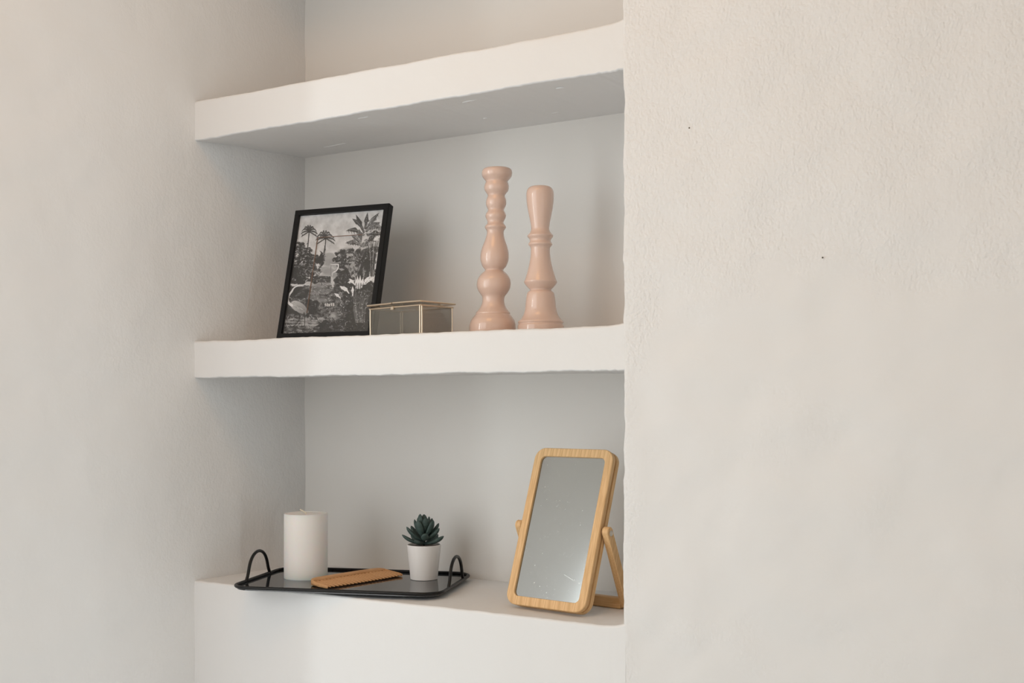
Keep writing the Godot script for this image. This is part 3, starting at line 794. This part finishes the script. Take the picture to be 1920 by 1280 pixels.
func comb() -> void:
	var d := Vector3(0.165, 0, -0.986).normalized()          # along the comb
	var x := Vector3(0.986, 0, 0.165).normalized()           # towards the tips of the teeth
	var o := thing("wooden_comb", "light brown wooden wide-tooth comb lying on the black tray", "comb", Vector3(-1.107, GLASS, -0.004) + d * 0.083 - x * 0.028, Basis(d, Vector3.UP, x))
	var L := 0.168
	# spine: curved back edge, thickest along the back, so that the comb lies with its tips down
	var rise := func(z: float) -> float: return lerpf(0.0064, 0.0024, clampf((z + 0.028) / 0.0555, 0.0, 1.0))
	var rows := []
	for i in 61:
		var t := i / 60.0
		var s := lerpf(-L / 2, L / 2, t)
		var q := absf(2 * t - 1)
		var back := -0.0285 + 0.003 * q * q + 0.022 * pow(q, 18)
		var root := -0.0150 - 0.002 * (1 - q * q)
		if q > 0.95: root = lerpf(root, 0.0235 - 0.010 * smoothstep(0.975, 1.0, q), smoothstep(0.95, 0.967, q))
		var row := PackedVector3Array()
		for k in 16:
			var u := k / 7.0 if k < 8 else (15 - k) / 7.0
			var z := lerpf(back, root, u)
			var half: float = lerpf(0.0058, 0.0026, clampf((z + 0.024) / 0.014, 0.0, 1.0)) * sqrt(clampf(u * 5.0, 0.06, 1.0)) * (0.7 if i == 0 or i == 60 else 1.0)
			if k == 7 or k == 8: half *= 0.6
			row.append(Vector3(s, rise.call(z) + (half if k < 8 else -half), z))
		rows.append(row)
	lofted("spine", rows, M.comb, o, false, 0.4)
	var n := 21
	for i in n:
		var t := (i + 0.5) / n
		var s := lerpf(-L / 2 + 0.0045, L / 2 - 0.0045, t)
		var q := absf(2 * t - 1)
		var tip := 0.0275 - 0.003 * q * q
		var pts := PackedVector3Array(); var rr := []
		for k in 9:
			var u := k / 8.0
			var z := lerpf(-0.018, tip, u)
			pts.append(Vector3(s, rise.call(z), z))
			rr.append((0.0024 - 0.0003 * u) * (1.0 if k < 7 else (0.85 if k == 7 else 0.3)))
		lofted("tooth", tube_rows(pts, rr, 10), M.comb, o, false, -1.0)

func plant() -> void:
	var o := thing("potted_succulent", "small dark green succulent in a white pot on the black tray", "plant", Vector3(-1.0395, GLASS, -0.164))
	var H := 0.0565; var r0 := 0.0222; var r1 := 0.0276
	lofted("pot", lathe_rows([[0.0, 0.001], [0.0, r0 - 0.001], [0.0006, r0 - 0.0002], [0.002, r0], [H - 0.0006, r1], [H, r1 - 0.0004], [H, r1 - 0.0012], [H - 0.0006, r1 - 0.0017], [H - 0.006, r1 - 0.0024], [H - 0.0065, 0.001]], 56), M.pot, o, false, 0.75)
	lofted("soil", lathe_rows([[H - 0.0055, 0.001], [H - 0.0055, r1 - 0.0024], [H - 0.0028, r1 - 0.0021], [H - 0.0022, r1 * 0.6], [H - 0.002, 0.001]], 40), M.soil, o, false, 0.6)
	lofted("stem", tube_rows(PackedVector3Array([Vector3(0, H - 0.004, 0), Vector3(0.0008, H + 0.012, 0), Vector3(0, H + 0.026, 0)]), [0.0016, 0.0022, 0.0016], 8), M.stem, o)
	# leaves: [azimuth, elevation, root height, length, width]; azimuth 0 faces the viewer
	var toward := 0.60
	var leaves := [
		[0.10, 0.50, 0.0085, 0.0245, 0.0110], [-0.75, 0.22, 0.0040, 0.0225, 0.0105], [-1.45, 0.34, 0.0025, 0.0390, 0.0090], [1.25, 0.30, 0.0030, 0.0360, 0.0110], [2.3, 0.28, 0.0040, 0.033, 0.0105], [-2.4, 0.30, 0.0040, 0.033, 0.0105],
		[-1.35, 0.62, 0.0075, 0.0375, 0.0100], [1.15, 0.58, 0.0085, 0.0340, 0.0095], [1.75, 0.75, 0.0095, 0.036, 0.0095], [2.9, 0.6, 0.0080, 0.033, 0.0100], [-2.1, 0.66, 0.0090, 0.033, 0.0100],
		[-0.62, 0.98, 0.0130, 0.0345, 0.0122], [0.85, 0.92, 0.0130, 0.0360, 0.0105], [-1.7, 1.02, 0.0130, 0.0335, 0.0085], [2.2, 1.0, 0.0140, 0.0340, 0.0090], [3.0, 1.05, 0.0150, 0.033, 0.0095], [-2.5, 1.05, 0.0150, 0.0345, 0.0090],
		[0.30, 1.12, 0.0200, 0.0290, 0.0115], [-0.9, 1.25, 0.0225, 0.0310, 0.0100], [1.5, 1.2, 0.0220, 0.0270, 0.0080], [3.0, 1.3, 0.0230, 0.0280, 0.0085], [-2.0, 1.3, 0.0230, 0.0270, 0.0080], [-0.2, 1.50, 0.0270, 0.0245, 0.0080]]
	for l in leaves:
		var az: float = toward + l[0]
		var out := Vector3(sin(az), 0, cos(az))
		var dir0 := (out * cos(l[1] - 0.18) + Vector3.UP * sin(l[1] - 0.18))
		var dir1 := (out * cos(l[1] + 0.32) + Vector3.UP * sin(l[1] + 0.32))
		var side := Vector3.UP.cross(out).normalized()
		var p := Vector3(0, H - 0.002 + l[2], 0) + out * 0.0008
		var rows := []
		var n := 12
		for i in n + 1:
			var t := float(i) / n
			var dir := dir0.lerp(dir1, t).normalized()
			var nrm := dir.cross(side).normalized()
			if i > 0: p += dir * (l[3] / n)
			var w: float = l[4] * 0.55 * (0.36 + 0.74 * sin(PI * pow(t, 1.15) * 0.80)) * sqrt(maxf(0.0, 1.0 - pow(t, 6.0)))
			if i == n: w = 0.0004
			var th := w * 0.62 + 0.0003
			var row := PackedVector3Array()
			for k in 14:
				var a := TAU * k / 14
				row.append(p + side * cos(a) * w + nrm * sin(a) * th * (1.0 if sin(a) < 0 else 0.75))
			rows.append(row)
		lofted("leaf", rows, M.leaf, o, false, -1.0)

func mirror() -> void:
	var phi := 0.1292; var tau := 0.3403
	var W := 0.1378; var H := 0.2355; var T := 0.0192
	var yaw := Basis(Vector3.UP, -phi)
	var turn := yaw * Basis(Vector3.RIGHT, -tau)
	var e := Vector3(cos(phi), 0, sin(phi))
	var at := Vector3(-0.8181, LEDGE + T * sin(tau) + 0.0003, -0.0464) + e * (W / 2)
	var o := thing("table_mirror", "rectangular tabletop mirror in a rounded bamboo frame tilted on its stand", "mirror", at, turn)
	var c := H / 2
	var R := 0.0175; var rail := 0.0128
	var iw := W - 2 * rail; var ih := H - 2 * rail; var ir := 0.0085
	var front := 0.0085
	lofted("front_frame", [rrect(W - 0.002, H - 0.002, R - 0.001, 8, 0, 0, c), rrect(iw + 0.001, ih + 0.001, ir, 8, 0, 0, c), rrect(iw, ih, ir - 0.0005, 8, -0.0006, 0, c), rrect(iw, ih, ir - 0.0005, 8, -0.0035, 0, c), rrect(iw, ih, ir - 0.0005, 8, -front, 0, c), rrect(W - 0.001, H - 0.001, R - 0.0005, 8, -front, 0, c), rrect(W, H, R, 8, -front + 0.0008, 0, c), rrect(W, H, R, 8, -0.001, 0, c)], M.bamboo_up, o, true, 0.75)
	lofted("inner_panel", [rrect(W - 0.007, H - 0.007, R - 0.0035, 8, -front - 0.0036, 0, c), rrect(W - 0.007, H - 0.007, R - 0.0035, 8, -front + 0.0002, 0, c)], M.bamboo_across, o, false, 0.75)
	lofted("back_frame", [rrect(W - 0.002, H - 0.002, R - 0.001, 8, -T, 0, c), rrect(W, H, R, 8, -T + 0.001, 0, c), rrect(W, H, R, 8, -front - 0.0042, 0, c), rrect(W - 0.001, H - 0.001, R - 0.0005, 8, -front - 0.0034, 0, c)], M.bamboo_up, o, false, 0.75)
	# silvered sheet
	var gl := rrect(iw, ih, ir - 0.0006, 8, -0.0030, 0, c)
	var bk := rrect(iw, ih, ir - 0.0006, 8, -0.0062, 0, c)
	var g := loft([bk, gl], false)
	var uv := PackedVector2Array()
	for p in g[0]: uv.append(Vector2(p.x / iw + 0.5, 0.5 - (p.y - c) / ih))
	commit("mirror_glass", g[0], g[1], M.mirror, o, null, uv, 0.8)
	# stand: two arms pivoting half way up, joined by a bar on the ledge behind
	var inv := turn.inverse()
	var pivot_y := H * 0.495; var pivot_z := -0.0105
	var half := W / 2 + 0.0072
	var pw := turn * Vector3(0, pivot_y, pivot_z)            # pivot above the origin, in upright axes
	var drop := at.y + pw.y - LEDGE
	var back_dir := yaw * Vector3(0, 0, -1)
	var foot_w := Vector3(pw.x, -(at.y - LEDGE) + 0.0078, pw.z) + back_dir * 0.048
	var pl := Vector3(0, pivot_y, pivot_z)
	var fl := inv * (foot_w - Vector3(pw.x, 0, pw.z) + Vector3(pw.x, 0, pw.z))
	fl.x = 0.0
	var along := (fl - pl).normalized()
	var across := Vector3.RIGHT.cross(along).normalized()
	for s in [-1, 1]:
		var rows := []
		for xk in [[-0.0052, -0.001], [-0.0042, 0.0], [0.0042, 0.0], [0.0052, -0.001]]:
			var row := PackedVector3Array()
			var hw: float = 0.0072 + xk[1]
			for k in 9:
				var a := PI * k / 8.0
				row.append(pl + Vector3(s * half + xk[0], 0, 0) + across * cos(a) * hw - along * (sin(a) * hw + 0.002))
			row.append(fl + Vector3(s * half + xk[0], 0, 0) - across * hw + along * 0.002)
			row.append(fl + Vector3(s * half + xk[0], 0, 0) + across * hw + along * 0.002)
			rows.append(row)
		lofted("stand_arm", rows, M.bamboo_up, o, false, 0.75)
		var bolt := loft(lathe_rows([[0, 0.001], [0.0, 0.0043], [0.0009, 0.0043], [0.0016, 0.0034], [0.0008, 0.0022], [0.0008, 0.001]], 20))
		var bv := PackedVector3Array()
		for p in bolt[0]: bv.append(pl + Vector3(s * (half + 0.0052 + p.y), p.x, p.z))
		commit("bolt", bv, bolt[1], M.steel, o, null, null, 0.75)
	var bar_rows := []
	var up := inv * Vector3.UP; var bk_dir := inv * back_dir
	for xk in [[-half + 0.0052, -0.0005], [-half + 0.006, 0.0], [half - 0.006, 0.0], [half - 0.0052, -0.0005]]:
		var row := PackedVector3Array()
		for p in rrect(0.0135 + xk[1], 0.0156 + xk[1], 0.002, 3, 0):
			row.append(fl + Vector3(xk[0], 0, 0) + bk_dir * p.x + up * p.y)
		bar_rows.append(row)
	lofted("cross_bar", bar_rows, M.bamboo_across, o, false, 0.75)

# ------------------------------------------------------------------ light
const W_FAR := [-2.22, -0.95, -0.65, 1.12]     # wide window: x from, x to, y from, y to
const W_RIGHT := [0.5, 1.25, -0.95, 0.95]    # added window at the right end: z from, z to, y from, y to
const W_SIDE := [1.68, 1.87, -1.0, 0.90]     # narrow window: z from, z to, y from, y to

func area(called: String, at: Vector3, turn: Basis, size: Vector2, colour: Color, radiance: float) -> void:
	var l := AreaLight3D.new()
	l.name = called
	l.area_size = size
	l.area_normalize_energy = false
	l.light_energy = radiance
	l.light_color = colour
	l.shadow_enabled = true
	l.area_range = 12.0
	add_child(l)
	l.transform = Transform3D(turn, at)

func ceiling_lamp(at: Vector3) -> void:
	var o := thing("ceiling_lamp", "warm square ceiling light in front of the niche, above the view", "lamp", at)
	box("lamp_frame", -0.31, 0.31, 0.0, 0.05, -0.31, 0.31, 0.004, M.window_frame, o)
	var glow := StandardMaterial3D.new()
	glow.albedo_color = Color(0.9, 0.85, 0.75); glow.emission_enabled = true; glow.emission = Color(1.0, 0.76, 0.48); glow.emission_energy_multiplier = 0.6
	box("lamp_diffuser", -0.275, 0.275, -0.006, 0.002, -0.275, 0.275, 0.002, glow, o)
	area("ceiling_lamp_glow", at + Vector3(0, -0.012, 0), Basis(Vector3.RIGHT, -PI / 2), Vector2(0.55, 0.55), Color(1.0, 0.68, 0.34), 0.85)

func _ready() -> void:
	# camera: level, lens shifted, turned 30 degrees to the left of the wall's normal
	var cam := Camera3D.new()
	cam.name = "camera"
	cam.projection = Camera3D.PROJECTION_FRUSTUM
	cam.near = 0.05; cam.far = 60.0
	cam.size = 0.05 * 1280.0 / 2100.0
	cam.frustum_offset = Vector2(0, 0.05 * 117.0 / 2100.0)
	add_child(cam)
	cam.position = Vector3(0, 0, 1.35)
	cam.rotation.y = deg_to_rad(29.98)
	cam.current = true
	# overcast sky outside the windows
	var sky_mat := ProceduralSkyMaterial.new()
	sky_mat.sky_top_color = Color(0.80, 0.86, 0.95); sky_mat.sky_horizon_color = Color(0.93, 0.95, 0.98)
	sky_mat.ground_bottom_color = Color(0.45, 0.45, 0.43); sky_mat.ground_horizon_color = Color(0.75, 0.76, 0.76)
	sky_mat.energy_multiplier = 0.3
	var sky := Sky.new(); sky.sky_material = sky_mat
	var env := Environment.new()
	env.background_mode = Environment.BG_SKY
	env.sky = sky
	env.tonemap_mode = Environment.TONE_MAPPER_LINEAR
	env.tonemap_exposure = 1.02
	env.sdfgi_enabled = true; env.ssao_enabled = true; env.ssil_enabled = true
	var we := WorldEnvironment.new(); we.name = "world"; we.environment = env
	add_child(we)
	# daylight in the window openings
	area("window_1_daylight", Vector3((W_FAR[0] + W_FAR[1]) / 2, (W_FAR[2] + W_FAR[3]) / 2, ROOM_FAR - 0.01), Basis(), Vector2(W_FAR[1] - W_FAR[0], W_FAR[3] - W_FAR[2]), Color(0.995, 1.0, 1.0), 0.58)
	area("window_2_daylight", Vector3(ROOM_LEFT + 0.01, (W_SIDE[2] + W_SIDE[3]) / 2, (W_SIDE[0] + W_SIDE[1]) / 2), Basis(Vector3.UP, -PI / 2), Vector2(W_SIDE[1] - W_SIDE[0], W_SIDE[3] - W_SIDE[2]), Color(0.96, 0.995, 1.0), 3.5)
	area("added_window_3_light", Vector3(ROOM_RIGHT - 0.01, (W_RIGHT[2] + W_RIGHT[3]) / 2, (W_RIGHT[0] + W_RIGHT[1]) / 2), Basis(Vector3.UP, PI / 2), Vector2(W_RIGHT[1] - W_RIGHT[0], W_RIGHT[3] - W_RIGHT[2]), Color(0.94, 0.98, 1.0), 2.1)  # light of the added right-hand window, aimed at the left wall
	noise_setup()
	materials()
	setting()
	shelves()
	picture_frame()
	glass_box()
	candlesticks()
	tray()
	candle()
	comb()
	plant()
	mirror()
	ceiling_lamp(Vector3(-0.75, CEILING - 0.05, 0.85))
